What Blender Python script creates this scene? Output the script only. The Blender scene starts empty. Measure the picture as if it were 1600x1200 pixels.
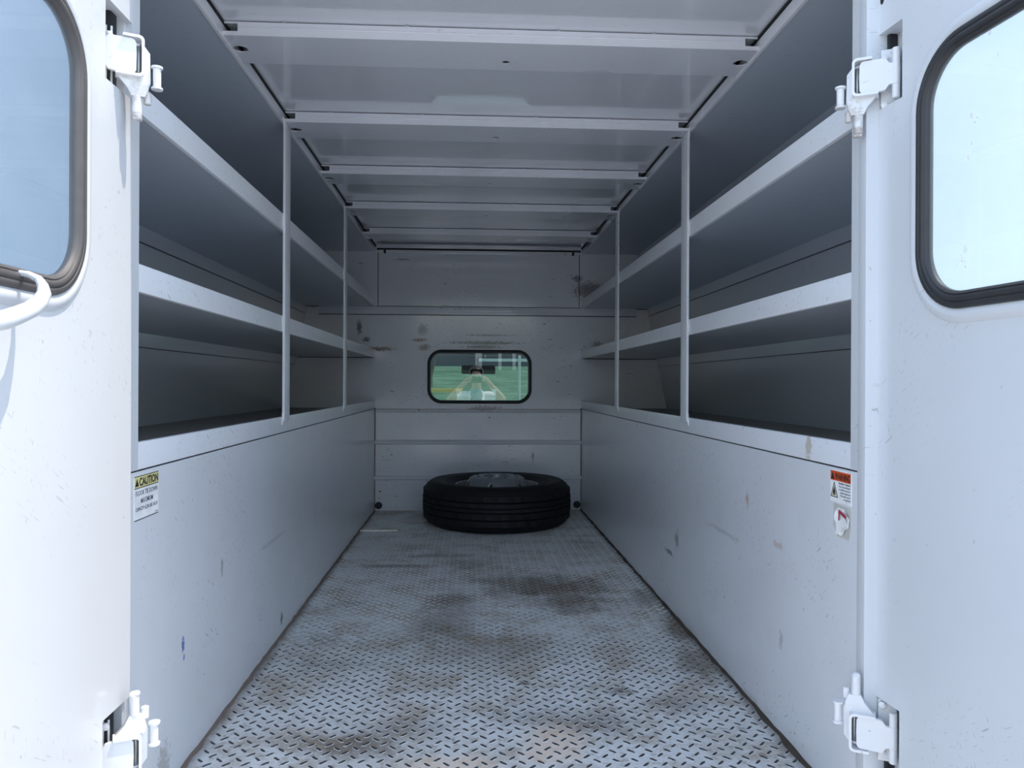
import bpy, bmesh, math, random
from mathutils import Vector, Matrix

random.seed(7)
SC = bpy.context.scene
COL = SC.collection

# ------------------------------------------------------------------ camera
cam_d = bpy.data.cameras.new('camera')
cam_d.sensor_width = 36.0
cam_d.lens = 27.0                       # 1200 px focal length on a 1600 px wide frame
cam_d.clip_start = 0.03
cam_d.clip_end = 500
cam = bpy.data.objects.new('camera', cam_d)
COL.objects.link(cam)
YAW, PITCH, ROLL = math.radians(3.183), math.radians(-0.018), math.radians(-0.2537)
cam.matrix_world = (Matrix.Translation((-0.057, 0.0, 0.7445))
                    @ Matrix.Rotation(-YAW, 4, 'Z')
                    @ Matrix.Rotation(math.radians(90) + PITCH, 4, 'X')
                    @ Matrix.Rotation(-ROLL, 4, 'Z'))
SC.camera = cam

# ------------------------------------------------------------------ sky and sun
SUN = Vector((0.36, -0.018, 0.93)).normalized()
world = bpy.data.worlds.new('sky')
SC.world = world
world.use_nodes = True
wn = world.node_tree
wn.nodes.clear()
wo = wn.nodes.new('ShaderNodeOutputWorld')
wb = wn.nodes.new('ShaderNodeBackground')
ws = wn.nodes.new('ShaderNodeTexSky')
ws.sky_type = 'NISHITA'
ws.sun_disc = False
ws.sun_elevation = math.asin(SUN.z)
ws.sun_rotation = math.atan2(SUN.x, SUN.y)
ws.air_density = 1.3
ws.dust_density = 0.8
ws.ozone_density = 1.0
wb.inputs['Strength'].default_value = 0.42
whs = wn.nodes.new('ShaderNodeHueSaturation')
whs.inputs['Saturation'].default_value = 0.82
wn.links.new(ws.outputs[0], whs.inputs['Color'])
wn.links.new(whs.outputs[0], wb.inputs['Color'])
wn.links.new(wb.outputs[0], wo.inputs['Surface'])

sun_d = bpy.data.lights.new('sun', 'SUN')
sun_d.energy = 3.9
sun_d.angle = math.radians(0.55)
sun_d.color = (1.0, 0.90, 0.76)
sun = bpy.data.objects.new('sun', sun_d)
COL.objects.link(sun)
sun.rotation_euler = SUN.to_track_quat('Z', 'Y').to_euler()
sun.location = (3, -3, 8)

SC.view_settings.view_transform = 'Standard'
SC.view_settings.look = 'None'
SC.view_settings.gamma = 1.0
SC.view_settings.use_curve_mapping = False
SC.view_settings.exposure = 0.20
SC.cycles.use_denoising = True
SC.cycles.max_bounces = 14
SC.cycles.diffuse_bounces = 8
SC.cycles.glossy_bounces = 6
SC.cycles.transparent_max_bounces = 16
SC.cycles.sample_clamp_indirect = 8.0
SC.cycles.caustics_reflective = False
SC.cycles.caustics_refractive = False


# ------------------------------------------------------------------ node helpers
class NT:
    def __init__(self, name):
        self.m = bpy.data.materials.new(name)
        self.m.use_nodes = True
        self.t = self.m.node_tree
        self.t.nodes.clear()
        self.out = self.n('ShaderNodeOutputMaterial')
        self.pos = self.n('ShaderNodeNewGeometry').outputs['Position']

    def n(self, kind, **kw):
        nd = self.t.nodes.new(kind)
        for k, v in kw.items():
            setattr(nd, k, v)
        return nd

    def l(self, a, b):
        self.t.links.new(a, b)

    def put(self, sock, v):
        if hasattr(v, 'is_linked'):
            self.l(v, sock)
        else:
            sock.default_value = v

    def math(self, op, a, b=0.0, clamp=False):
        nd = self.n('ShaderNodeMath', operation=op, use_clamp=clamp)
        self.put(nd.inputs[0], a)
        self.put(nd.inputs[1], b)
        return nd.outputs[0]

    def vmath(self, op, a, b):
        nd = self.n('ShaderNodeVectorMath', operation=op)
        self.put(nd.inputs[0], a)
        self.put(nd.inputs[1], b)
        return nd.outputs['Value'] if op in ('LENGTH', 'DISTANCE', 'DOT_PRODUCT') else nd.outputs[0]

    def noise(self, scale, detail=3.0, rough=0.55, vec=None, stretch=None, offset=(0, 0, 0)):
        nd = self.n('ShaderNodeTexNoise')
        nd.inputs['Scale'].default_value = scale
        nd.inputs['Detail'].default_value = detail
        nd.inputs['Roughness'].default_value = rough
        v = self.pos if vec is None else vec
        v = self.vmath('ADD', v, offset) if offset != (0, 0, 0) else v
        if stretch:
            v = self.vmath('MULTIPLY', v, stretch)
        self.l(v, nd.inputs['Vector'])
        return nd.outputs['Fac']

    def ramp(self, fac, a, b, lo=0.0, hi=1.0):
        nd = self.n('ShaderNodeMapRange', clamp=True)
        nd.interpolation_type = 'SMOOTHSTEP'
        self.put(nd.inputs[0], fac)
        nd.inputs[1].default_value = a
        nd.inputs[2].default_value = b
        nd.inputs[3].default_value = lo
        nd.inputs[4].default_value = hi
        return nd.outputs[0]

    def mix(self, fac, a, b):
        nd = self.n('ShaderNodeMix', data_type='RGBA')
        self.put(nd.inputs[0], fac)
        self.put(nd.inputs[6], a if hasattr(a, 'is_linked') else (*a[:3], 1))
        self.put(nd.inputs[7], b if hasattr(b, 'is_linked') else (*b[:3], 1))
        return nd.outputs[2]

    def rot_vec(self, ang, axis):
        nd = self.n('ShaderNodeVectorRotate', rotation_type=axis)
        self.l(self.pos, nd.inputs['Vector'])
        nd.inputs['Angle'].default_value = ang
        return nd.outputs[0]

    def spot(self, c, r, warp, amount=0.5, soft=0.5):
        """soft-edged stain at world point c with radii r, its edge broken up by the warp noise"""
        d = self.vmath('SUBTRACT', self.pos, c)
        d = self.vmath('DIVIDE', d, r)
        nd = self.n('ShaderNodeVectorMath', operation='LENGTH')
        self.l(d, nd.inputs[0])
        e = self.math('ADD', nd.outputs['Value'], self.math('MULTIPLY', self.math('SUBTRACT', warp, 0.5), 2 * amount))
        return self.ramp(e, 1.0 + soft * 0.5, 1.0 - soft, 0.0, 1.0)

    def principled(self, color, rough=0.5, metal=0.0, spec=0.5, coat=0.0, coat_r=0.11, bump=None, bump_d=0.001, bump_s=0.3):
        p = self.n('ShaderNodeBsdfPrincipled')
        self.put(p.inputs['Base Color'], color if hasattr(color, 'is_linked') else (*color[:3], 1))
        self.put(p.inputs['Roughness'], rough)
        p.inputs['Metallic'].default_value = metal
        p.inputs['Specular IOR Level'].default_value = spec
        p.inputs['Coat Weight'].default_value = coat
        p.inputs['Coat Roughness'].default_value = coat_r
        if bump is not None:
            b = self.n('ShaderNodeBump')
            b.inputs['Strength'].default_value = bump_s
            b.inputs['Distance'].default_value = bump_d
            self.l(bump, b.inputs['Height'])
            self.l(b.outputs[0], p.inputs['Normal'])
        self.l(p.outputs[0], self.out.inputs['Surface'])
        return p


def simple(name, color, rough=0.5, metal=0.0, spec=0.5):
    t = NT(name)
    v = t.noise(30, 3)
    c = t.mix(t.ramp(v, 0.35, 0.7), color, [x * 0.86 for x in color])
    t.principled(c, rough, metal, spec)
    return t.m


def paint(name, color, rough=0.32, scuff=0.5, dirt=0.3, marks=(), wave=0.5, grime_z=None, coat=0.4, stretch=None, plain=False, coat_r=0.11):
    """white vehicle paint: scuffs, fine scratches, dirt specks and panel waviness"""
    t = NT(name)
    big = t.noise(2.3, 3, offset=(3.1, 7.7, 1.3))
    mid = t.noise(11, 4, offset=(9.1, 0.7, 4.3))
    c = t.mix(t.ramp(big, 0.3, 0.75), color, [x * 0.96 for x in color])
    if plain:
        c = t.mix(0.0, color, color)
    c = t.mix(t.math('MULTIPLY', t.ramp(mid, 0.45, 0.8), dirt * (0.0 if plain else 0.22)), c, (0.46, 0.45, 0.43))
    # scratches at three headings, each cluster limited to patches
    patch = t.ramp(t.noise(4.2, 2, offset=(1.7, 2.2, 8.8)), 0.44, 0.60)
    for ang, axis, sc, st, th in ((0.6, 'X_AXIS', 24, (1, 1.0, 13.0), 0.715), (-0.9, 'X_AXIS', 30, (1, 12.0, 1.2), 0.725),
                                  (0.2, 'X_AXIS', 44, (1.0, 9.0, 1.8), 0.70)):
        f = t.noise(sc, 1, 0.5, vec=t.rot_vec(ang, axis), stretch=st)
        s = t.math('MULTIPLY', t.ramp(f, th, th + 0.06), t.math('MULTIPLY', patch, scuff * 1.1, True))
        c = t.mix(s, c, (0.13, 0.125, 0.12))
    sp = t.noise(95, 1, 0.4)
    c = t.mix(t.math('MULTIPLY', t.ramp(sp, 0.775, 0.81), scuff * 0.7), c, (0.09, 0.085, 0.08))
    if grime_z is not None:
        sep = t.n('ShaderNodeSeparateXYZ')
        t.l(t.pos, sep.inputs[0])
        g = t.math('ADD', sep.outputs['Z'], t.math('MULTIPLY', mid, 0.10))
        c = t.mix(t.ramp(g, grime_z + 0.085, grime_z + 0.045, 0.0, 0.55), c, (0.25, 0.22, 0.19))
    warp = t.noise(85, 5, 0.78)
    for (mc, mr, mcol, mamt) in marks:
        c = t.mix(t.math('MULTIPLY', t.spot(mc, mr, warp, 2.2, 0.4), mamt), c, mcol)
    r = rough if plain else t.ramp(t.noise(3, 1), 0.2, 0.8, rough - 0.02, rough + 0.05)
    wv = None if wave == 0 else t.noise(3.2, 1, 0.4, offset=(5, 5, 5), stretch=stretch)
    t.principled(c, r, 0.0, 0.5, coat, coat_r, bump=wv, bump_d=0.02 * wave, bump_s=0.35)
    return t.m


def glass(name, tint, reflect=1.0, dust=0.0):
    t = NT(name)
    tr = t.n('ShaderNodeBsdfTransparent')
    tr.inputs[0].default_value = (*tint, 1)
    gl = t.n('ShaderNodeBsdfGlossy')
    gl.inputs['Roughness'].default_value = 0.0
    geo = t.n('ShaderNodeNewGeometry')
    cosv = t.math('ABSOLUTE', t.vmath('DOT_PRODUCT', geo.outputs['Incoming'], geo.outputs['Normal']))
    fr = t.math('ADD', 0.04, t.math('MULTIPLY', t.math('POWER', t.math('SUBTRACT', 1.0, cosv), 5.0), 0.96))
    mx = t.n('ShaderNodeMixShader')
    t.l(t.math('MULTIPLY', fr, reflect, True), mx.inputs[0])
    t.l(tr.outputs[0], mx.inputs[1])
    t.l(gl.outputs[0], mx.inputs[2])
    last = mx.outputs[0]
    if dust > 0:
        df = t.n('ShaderNodeBsdfDiffuse')
        df.inputs[0].default_value = (0.8, 0.8, 0.8, 1)
        tl = t.n('ShaderNodeBsdfTranslucent')
        tl.inputs[0].default_value = (0.8, 0.8, 0.8, 1)
        m2 = t.n('ShaderNodeMixShader')
        m2.inputs[0].default_value = 0.5
        t.l(df.outputs[0], m2.inputs[1])
        t.l(tl.outputs[0], m2.inputs[2])
        m3 = t.n('ShaderNodeMixShader')
        t.l(t.ramp(t.noise(5, 4, 0.6), 0.3, 0.7, dust * 0.7, dust * 1.3), m3.inputs[0])
        t.l(last, m3.inputs[1])
        t.l(m2.outputs[0], m3.inputs[2])
        last = m3.outputs[0]
    t.l(last, t.out.inputs['Surface'])
    return t.m


# ------------------------------------------------------------------ mesh helpers
def link(name, me, mat=None, parent=None, smooth=False):
    ob = bpy.data.objects.new(name, me)
    COL.objects.link(ob)
    if mat is not None:
        me.materials.append(mat)
    if parent is not None:
        ob.parent = parent
    if smooth:
        for p in me.polygons:
            p.use_smooth = True
    return ob


def from_bm(name, bm, mat, parent=None, smooth=False, auto=None):
    bmesh.ops.recalc_face_normals(bm, faces=bm.faces)
    me = bpy.data.meshes.new(name)
    bm.to_mesh(me)
    bm.free()
    if auto is not None:
        me.polygons.foreach_set('use_smooth', [True] * len(me.polygons))
        me.set_sharp_from_angle(angle=math.radians(auto))
    return link(name, me, mat, parent, smooth)


def tag(o, label, cat, group=None, kind=None):
    o['label'] = label
    o['category'] = cat
    if group:
        o['group'] = group
    if kind:
        o['kind'] = kind
    return o


def empty(name, loc=(0, 0, 0), rz=0.0):
    o = bpy.data.objects.new(name, None)
    o.empty_display_size = 0.05
    COL.objects.link(o)
    o.location = loc
    o.rotation_euler = (0, 0, rz)
    return o


def add_box(bm, x0, x1, y0, y1, z0, z1, bevel=0.0):
    vs = [bm.verts.new((x, y, z)) for x in (x0, x1) for y in (y0, y1) for z in (z0, z1)]
    idx = [(0, 1, 3, 2), (4, 6, 7, 5), (0, 4, 5, 1), (2, 3, 7, 6), (0, 2, 6, 4), (1, 5, 7, 3)]
    fs = [bm.faces.new([vs[i] for i in f]) for f in idx]
    if bevel > 0:
        es = list({e for f in fs for e in f.edges})
        bmesh.ops.bevel(bm, geom=es, offset=bevel, segments=2, affect='EDGES', profile=0.6)


def box(name, x0, x1, y0, y1, z0, z1, mat, parent=None, bevel=0.0):
    bm = bmesh.new()
    add_box(bm, min(x0, x1), max(x0, x1), min(y0, y1), max(y0, y1), min(z0, z1), max(z0, z1), bevel)
    return from_bm(name, bm, mat, parent, auto=40 if bevel else None)


def rrect(a0, a1, b0, b1, r, seg=8):
    pts = []
    for (ca, cb, s) in ((a1 - r, b1 - r, 0), (a0 + r, b1 - r, 90), (a0 + r, b0 + r, 180), (a1 - r, b0 + r, 270)):
        for k in range(seg + 1):
            an = math.radians(s + 90 * k / seg)
            pts.append((ca + r * math.cos(an), cb + r * math.sin(an)))
    return pts


def circle(ca, cb, r, n=16):
    return [(ca + r * math.cos(2 * math.pi * k / n), cb + r * math.sin(2 * math.pi * k / n)) for k in range(n)]


def plate(name, outer, holes, fn, thick, mat, parent=None, auto=30):
    """flat sheet with real holes; fn(a, b, t) gives the 3D point, t runs 0..thick"""
    bm = bmesh.new()
    for loop in [outer] + list(holes):
        vs = [bm.verts.new((a, b, 0)) for a, b in loop]
        for i in range(len(vs)):
            bm.edges.new((vs[i], vs[(i + 1) % len(vs)]))
    bmesh.ops.triangle_fill(bm, edges=bm.edges[:], use_beauty=True, use_dissolve=False)
    ext = bmesh.ops.extrude_face_region(bm, geom=bm.faces[:])
    for v in ext['geom']:
        if isinstance(v, bmesh.types.BMVert):
            v.co.z = thick
    for v in bm.verts:
        v.co = Vector(fn(*v.co))
    return from_bm(name, bm, mat, parent, auto=auto)


def tube_bm(bm, pts, radii, n=12, caps=True):
    pts = [Vector(p) for p in pts]
    rings = []
    up = Vector((0, 0, 1))
    prev = None
    for i, p in enumerate(pts):
        d = (pts[min(i + 1, len(pts) - 1)] - pts[max(i - 1, 0)]).normalized()
        if prev is None:
            a = d.cross(up)
            if a.length < 1e-4:
                a = d.cross(Vector((1, 0, 0)))
        else:
            a = prev - d * prev.dot(d)
        a.normalize()
        prev = a
        b = d.cross(a)
        r = radii[i] if isinstance(radii, (list, tuple)) else radii
        rings.append([bm.verts.new(p + a * r * math.cos(2 * math.pi * k / n) + b * r * math.sin(2 * math.pi * k / n)) for k in range(n)])
    for i in range(len(rings) - 1):
        for k in range(n):
            bm.faces.new((rings[i][k], rings[i][(k + 1) % n], rings[i + 1][(k + 1) % n], rings[i + 1][k]))
    if caps:
        bm.faces.new(rings[0][::-1])
        bm.faces.new(rings[-1])


def tube(name, pts, radii, mat, parent=None, n=12):
    bm = bmesh.new()
    tube_bm(bm, pts, radii, n)
    return from_bm(name, bm, mat, parent, auto=40)


def ring_profile(name, loop_fn, prof, fn, mat, parent=None, auto=35):
    """sweep a closed profile [(offset, height)] round a closed loop; loop_fn(offset) gives the loop points"""
    bm = bmesh.new()
    rings = []
    for off, h in prof:
        rings.append([bm.verts.new(fn(a, b, h)) for a, b in loop_fn(off)])
    m = len(rings)
    n = len(rings[0])
    for i in range(m):
        for k in range(n):
            bm.faces.new((rings[i][k], rings[i][(k + 1) % n], rings[(i + 1) % m][(k + 1) % n], rings[(i + 1) % m][k]))
    return from_bm(name, bm, mat, parent, auto=auto)


def lathe(name, prof, mat, parent=None, n=48, closed=False, rad_fn=None, auto=35):
    bm = bmesh.new()
    rings = []
    for j in range(n):
        an = 2 * math.pi * j / n
        rr = []
        for i, (r, z) in enumerate(prof):
            q = rad_fn(i, j, r, z) if rad_fn else r
            rr.append(bm.verts.new((q * math.cos(an), q * math.sin(an), z)))
        rings.append(rr)
    m = len(prof)
    for j in range(n):
        a, b = rings[j], rings[(j + 1) % n]
        for i in range(m if closed else m - 1):
            k = (i + 1) % m
            bm.faces.new((a[i], a[k], b[k], b[i]))
    return from_bm(name, bm, mat, parent, auto=auto)


def text_mesh(name, body, size, mat, parent, M, width=None, thick=0.0002, bold=0.0):
    cu = bpy.data.curves.new(name, 'FONT')
    cu.body = body
    cu.size = size
    cu.extrude = thick
    cu.offset = bold
    cu.resolution_u = 3
    cu.align_x = 'LEFT'
    ob = bpy.data.objects.new(name, cu)
    COL.objects.link(ob)
    bpy.context.view_layer.update()
    me = bpy.data.meshes.new_from_object(ob.evaluated_get(bpy.context.evaluated_depsgraph_get()))
    bpy.data.objects.remove(ob)
    if width:
        xs = [v.co.x for v in me.vertices]
        k = width / max(1e-6, max(xs) - min(xs))
        x0 = min(xs)
        for v in me.vertices:
            v.co.x = (v.co.x - x0) * k
    me.transform(M)
    me.materials.clear()
    return link(name, me, mat, parent)


# ------------------------------------------------------------------ dimensions (metres)
XA = 0.607            # half aisle width
Y0, Y1 = 1.25, 4.53   # rear opening, front wall
ZS = 0.597            # top of the lower aisle panel
ZC = 1.515            # ceiling edge
ZR = 1.548            # roof sheet


def xo(z):            # inside face of the sloping outer wall
    return 1.12 - 0.197 * (z - 0.60)


# ------------------------------------------------------------------ materials
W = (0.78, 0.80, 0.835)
RUST = (0.16, 0.075, 0.035)
DARK = (0.05, 0.05, 0.05)
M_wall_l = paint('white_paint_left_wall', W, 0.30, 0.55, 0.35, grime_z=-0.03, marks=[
    ((-XA, 1.518, 0.238), (0.05, 0.008, 0.016), (0.05, 0.12, 0.45), 0.9),
    ((-XA, 1.522, 0.213), (0.05, 0.005, 0.007), (0.05, 0.12, 0.45), 0.9),
    ((-XA, 2.30, 0.05), (0.05, 0.014, 0.018), (0.04, 0.03, 0.03), 0.9),
    ((-XA, 1.60, 0.63), (0.05, 0.03, 0.012), DARK, 0.6),
    ((-XA, 1.75, 0.33), (0.05, 0.008, 0.02), (0.2, 0.2, 0.2), 0.6),
    ((-XA, 1.42, 0.03), (0.05, 0.03, 0.06), (0.22, 0.19, 0.15), 0.5),
    ((-XA, 2.20, 0.30), (0.05, 0.13, 0.006), (0.33, 0.32, 0.31), 0.35)])
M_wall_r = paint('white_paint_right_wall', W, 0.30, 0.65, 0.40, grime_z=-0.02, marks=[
    ((XA, 2.42, 0.25), (0.05, 0.022, 0.028), (0.36, 0.35, 0.34), 0.9),
    ((XA, 2.52, 0.19), (0.05, 0.05, 0.008), (0.05, 0.03, 0.03), 0.8),
    ((XA, 1.80, 0.47), (0.05, 0.008, 0.016), (0.55, 0.30, 0.22), 0.7),
    ((XA, 1.62, 0.40), (0.05, 0.03, 0.008), (0.55, 0.36, 0.28), 0.5),
    ((XA, 1.60, 0.20), (0.05, 0.008, 0.02), (0.3, 0.3, 0.3), 0.5),
    ((XA, 1.98, 0.36), (0.05, 0.12, 0.006), (0.32, 0.31, 0.30), 0.35)])
M_sill = paint('white_paint_sill', W, 0.36, 0.75, 0.45, wave=0.2, marks=[
    ((XA, 1.47, 0.622), (0.05, 0.012, 0.03), (0.50, 0.44, 0.36), 0.8)])
M_shelf = paint('white_paint_shelf', W, 0.33, 0.55, 0.35, wave=0.25)
M_in = paint('shade_toned_paint_compartment', (0.53, 0.575, 0.63), 0.26, 0.3, 0.2, wave=0, plain=True)  # same white paint, darkened so the compartments' shade sits in the colour
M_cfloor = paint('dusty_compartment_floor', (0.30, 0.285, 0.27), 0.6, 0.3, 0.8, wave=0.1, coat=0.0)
M_roof = paint('white_paint_roof', (0.72, 0.735, 0.765), 0.20, 0.18, 0.12, wave=0.2, coat=0.9, plain=True, coat_r=0.05)
M_beam = paint('white_paint_beam', (0.76, 0.77, 0.80), 0.28, 0.25, 0.15, wave=0.1, coat=0.8, coat_r=0.07)
M_door = paint('white_paint_door', (0.67, 0.69, 0.715), 0.34, 0.35, 0.2, wave=0.25)
M_hinge = paint('white_paint_hinge', (0.76, 0.765, 0.775), 0.40, 0.5, 0.9, wave=0, marks=[
    ((0.600, 1.24, 1.165), (0.03, 0.05, 0.014), (0.30, 0.19, 0.13), 0.6), ((0.575, 1.24, 1.20), (0.02, 0.05, 0.02), (0.40, 0.33, 0.28), 0.5),
    ((-0.56, 1.2, 1.19), (0.03, 0.05, 0.02), (0.42, 0.38, 0.34), 0.5), ((-0.56, 1.2, 1.155), (0.03, 0.05, 0.008), (0.30, 0.25, 0.2), 0.5)])
M_back = paint('white_paint_front_wall', (0.78, 0.79, 0.82), 0.20, 0.75, 0.45, wave=1.0, coat=0.8, stretch=(1.6, 1.0, 0.3), marks=[
    ((0.03, Y1, 0.985), (0.20, 0.1, 0.010), (0.10, 0.09, 0.08), 0.8),
    ((0.06, Y1, 1.03), (0.14, 0.1, 0.006), (0.14, 0.12, 0.11), 0.7),
    ((0.02, Y1, 0.960), (0.12, 0.1, 0.010), (0.12, 0.10, 0.09), 0.7),
    ((-0.35, Y1, 1.00), (0.04, 0.1, 0.010), RUST, 0.8),
    ((-0.32, Y1, 0.955), (0.03, 0.1, 0.02), RUST, 0.7),
    ((-0.60, Y1, 0.945), (0.10, 0.1, 0.012), RUST, 0.8),
    ((-0.33, Y1, 1.06), (0.03, 0.1, 0.03), (0.10, 0.09, 0.08), 0.6),
    ((-0.70, Y1, 1.07), (0.015, 0.1, 0.04), DARK, 0.8),
    ((-0.66, Y1, 1.00), (0.02, 0.1, 0.015), DARK, 0.8),
    ((0.66, Y1, 1.30), (0.10, 0.1, 0.05), (0.14, 0.13, 0.13), 0.75),
    ((0.58, Y1, 1.37), (0.03, 0.1, 0.02), (0.12, 0.11, 0.11), 0.7),
    ((0.70, Y1, 0.98), (0.03, 0.1, 0.02), (0.16, 0.10, 0.08), 0.6),
    ((0.02, Y1, 0.60), (0.10, 0.1, 0.015), (0.20, 0.16, 0.13), 0.7),
    ((-0.45, Y1, 1.47), (0.04, 0.1, 0.006), DARK, 0.5),
    ((0.32, Y1, 0.32), (0.008, 0.1, 0.03), (0.12, 0.11, 0.10), 0.6)])
M_body = paint('white_paint_outside', (0.70, 0.71, 0.73), 0.3, 0.1, 0.1, wave=0.1)
M_rubber = simple('black_rubber', (0.012, 0.013, 0.016), 0.55)
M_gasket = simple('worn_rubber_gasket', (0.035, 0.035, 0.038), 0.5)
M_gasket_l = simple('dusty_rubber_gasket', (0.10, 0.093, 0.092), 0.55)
M_seam = simple('gap_shade_black', (0.018, 0.018, 0.02), 0.8)
M_rustseam = simple('rusty_seam', (0.20, 0.155, 0.13), 0.8)
M_fleck = simple('white_paint_fleck', (0.9, 0.9, 0.9), 0.5)
M_softseam = simple('grey_seam', (0.12, 0.125, 0.14), 0.8)
M_mud = simple('dark_mud', (0.07, 0.055, 0.042), 0.85)
M_steel = simple('zinc_steel', (0.55, 0.56, 0.57), 0.35, 0.9)
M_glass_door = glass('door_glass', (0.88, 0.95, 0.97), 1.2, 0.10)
M_glass_door_l = glass('door_glass_shaded', (0.66, 0.75, 0.82), 1.2, 0.10)  # darker copy of the door glass, dims the sky seen through it
M_glass_front = glass('front_window_glass', (0.72, 0.82, 0.80), 4.6)
M_lug = None


def floor_material():
    t = NT('painted_tread_plate')
    n1 = t.noise(1.6, 4, 0.6, offset=(2, 3, 1))
    n2 = t.noise(7, 5, 0.65)
    n3 = t.noise(42, 4, 0.7)
    warp = t.noise(13, 6, 0.75, offset=(4, 1, 0))
    fine = t.noise(70, 3, 0.6)
    c = t.mix(t.ramp(n1, 0.35, 0.7), (0.76, 0.77, 0.76), (0.62, 0.615, 0.585))
    c = t.mix(t.ramp(n2, 0.42, 0.70, 0, 0.72), c, (0.36, 0.27, 0.17))
    c = t.mix(t.ramp(n3, 0.50, 0.70, 0, 0.6), c, (0.25, 0.195, 0.13))
    grit = t.noise(190, 2, 0.6)
    c = t.mix(t.ramp(grit, 0.60, 0.72, 0, 0.5), c, (0.16, 0.13, 0.10))
    stains = [((0.23, 2.80, 0), (0.24, 0.20, 1), 0.85), ((0.30, 2.62, 0), (0.15, 0.16, 1), 0.8), ((0.10, 2.90, 0), (0.16, 0.12, 1), 0.6),
              ((-0.10, 2.62, 0), (0.09, 0.16, 1), 0.65), ((-0.13, 2.38, 0), (0.12, 0.25, 1), 0.55), ((0.0, 2.15, 0), (0.20, 0.15, 1), 0.4),
              ((-0.36, 3.15, 0), (0.16, 0.035, 1), 0.65), ((-0.20, 3.33, 0), (0.16, 0.04, 1), 0.55), ((-0.05, 3.15, 0), (0.10, 0.10, 1), 0.45),
              ((0.585, 2.33, 0), (0.05, 0.16, 1), 0.9), ((0.555, 2.02, 0), (0.07, 0.14, 1), 0.75), ((0.56, 2.65, 0), (0.05, 0.12, 1), 0.6),
              ((0.31, 1.84, 0), (0.035, 0.030, 1), 0.85), ((0.085, 1.905, 0), (0.016, 0.014, 1), 0.95), ((-0.30, 1.60, 0), (0.12, 0.07, 1), 0.75),
              ((-0.20, 1.66, 0), (0.10, 0.06, 1), 0.55), ((0.22, 1.68, 0), (0.10, 0.07, 1), 0.6), ((0.10, 1.72, 0), (0.14, 0.06, 1), 0.45),
              ((0.43, 1.76, 0), (0.08, 0.06, 1), 0.5), ((-0.46, 2.62, 0), (0.06, 0.05, 1), 0.5), ((-0.48, 2.25, 0), (0.07, 0.06, 1), 0.55),
              ((-0.42, 2.05, 0), (0.10, 0.06, 1), 0.4), ((-0.50, 4.45, 0), (0.12, 0.10, 1), 0.7), ((0.48, 3.60, 0), (0.10, 0.05, 1), 0.35)]
    tot = None
    for ce, ra, am in stains:
        s = t.math('MULTIPLY', t.spot(ce, ra, warp, 1.3, 0.8), am)
        tot = s if tot is None else t.math('MAXIMUM', tot, s)
    tot = t.math('MULTIPLY', tot, t.ramp(fine, 0.25, 0.62, 0.65, 1.0))
    c = t.mix(tot, c, (0.115, 0.080, 0.046))
    # warm patches of sunlight near the door, painted into the floor colour
    for ce, ra in (((0.13, 1.60, 0), (0.07, 0.07, 1)), ((-0.09, 1.50, 0), (0.12, 0.04, 1)), ((0.11, 1.53, 0), (0.07, 0.04, 1))):
        c = t.mix(t.math('MULTIPLY', t.spot(ce, ra, warp, 1.0, 0.7), 0.6), c, (0.82, 0.62, 0.46))
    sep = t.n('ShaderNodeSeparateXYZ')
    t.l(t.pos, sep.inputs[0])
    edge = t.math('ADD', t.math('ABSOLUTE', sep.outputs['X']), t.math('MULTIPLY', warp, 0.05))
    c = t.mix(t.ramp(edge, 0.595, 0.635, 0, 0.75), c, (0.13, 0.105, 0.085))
    rough = t.ramp(n2, 0.3, 0.7, 0.45, 0.62)
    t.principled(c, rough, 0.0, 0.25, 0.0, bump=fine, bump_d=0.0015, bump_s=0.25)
    # tread lugs: paint rubbed off their crowns, most of all near the door
    u = NT('worn_tread_lugs')
    sp = u.n('ShaderNodeSeparateXYZ')
    u.l(u.pos, sp.inputs[0])
    pw = u.noise(5, 3, 0.6)
    pw2 = u.noise(140, 2, 0.5)
    nearness = u.math('ADD', sp.outputs['Y'], u.math('MULTIPLY', u.math('SUBTRACT', pw, 0.5), 1.4))
    worn = u.ramp(nearness, 2.75, 2.05, 0.0, 1.0)
    hi = u.ramp(u.math('ADD', sp.outputs['Z'], u.math('MULTIPLY', u.math('SUBTRACT', pw2, 0.5), 0.0016)), 0.0004, 0.0010)
    cc = u.mix(u.math('MULTIPLY', worn, hi), (0.68, 0.69, 0.68), (0.055, 0.052, 0.052))
    wp = u.noise(13, 6, 0.75, offset=(4, 1, 0))
    tt = None
    for ce, ra, am in stains[:12]:
        s = u.math('MULTIPLY', u.spot(ce, ra, wp, 1.3, 0.8), am * 0.8)
        tt = s if tt is None else u.math('MAXIMUM', tt, s)
    cc = u.mix(tt, cc, (0.14, 0.105, 0.065))
    u.principled(cc, 0.45, 0.0, 0.35)
    return t.m, u.m


M_floor, M_lug = floor_material()

# ------------------------------------------------------------------ floor
floor = box('floor', -0.64, 0.64, Y0, Y1 + 0.03, -0.03, 0.0, M_floor)
tag(floor, 'white painted steel tread plate floor with brown stains inside the cargo bay', 'floor', kind='structure')


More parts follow.
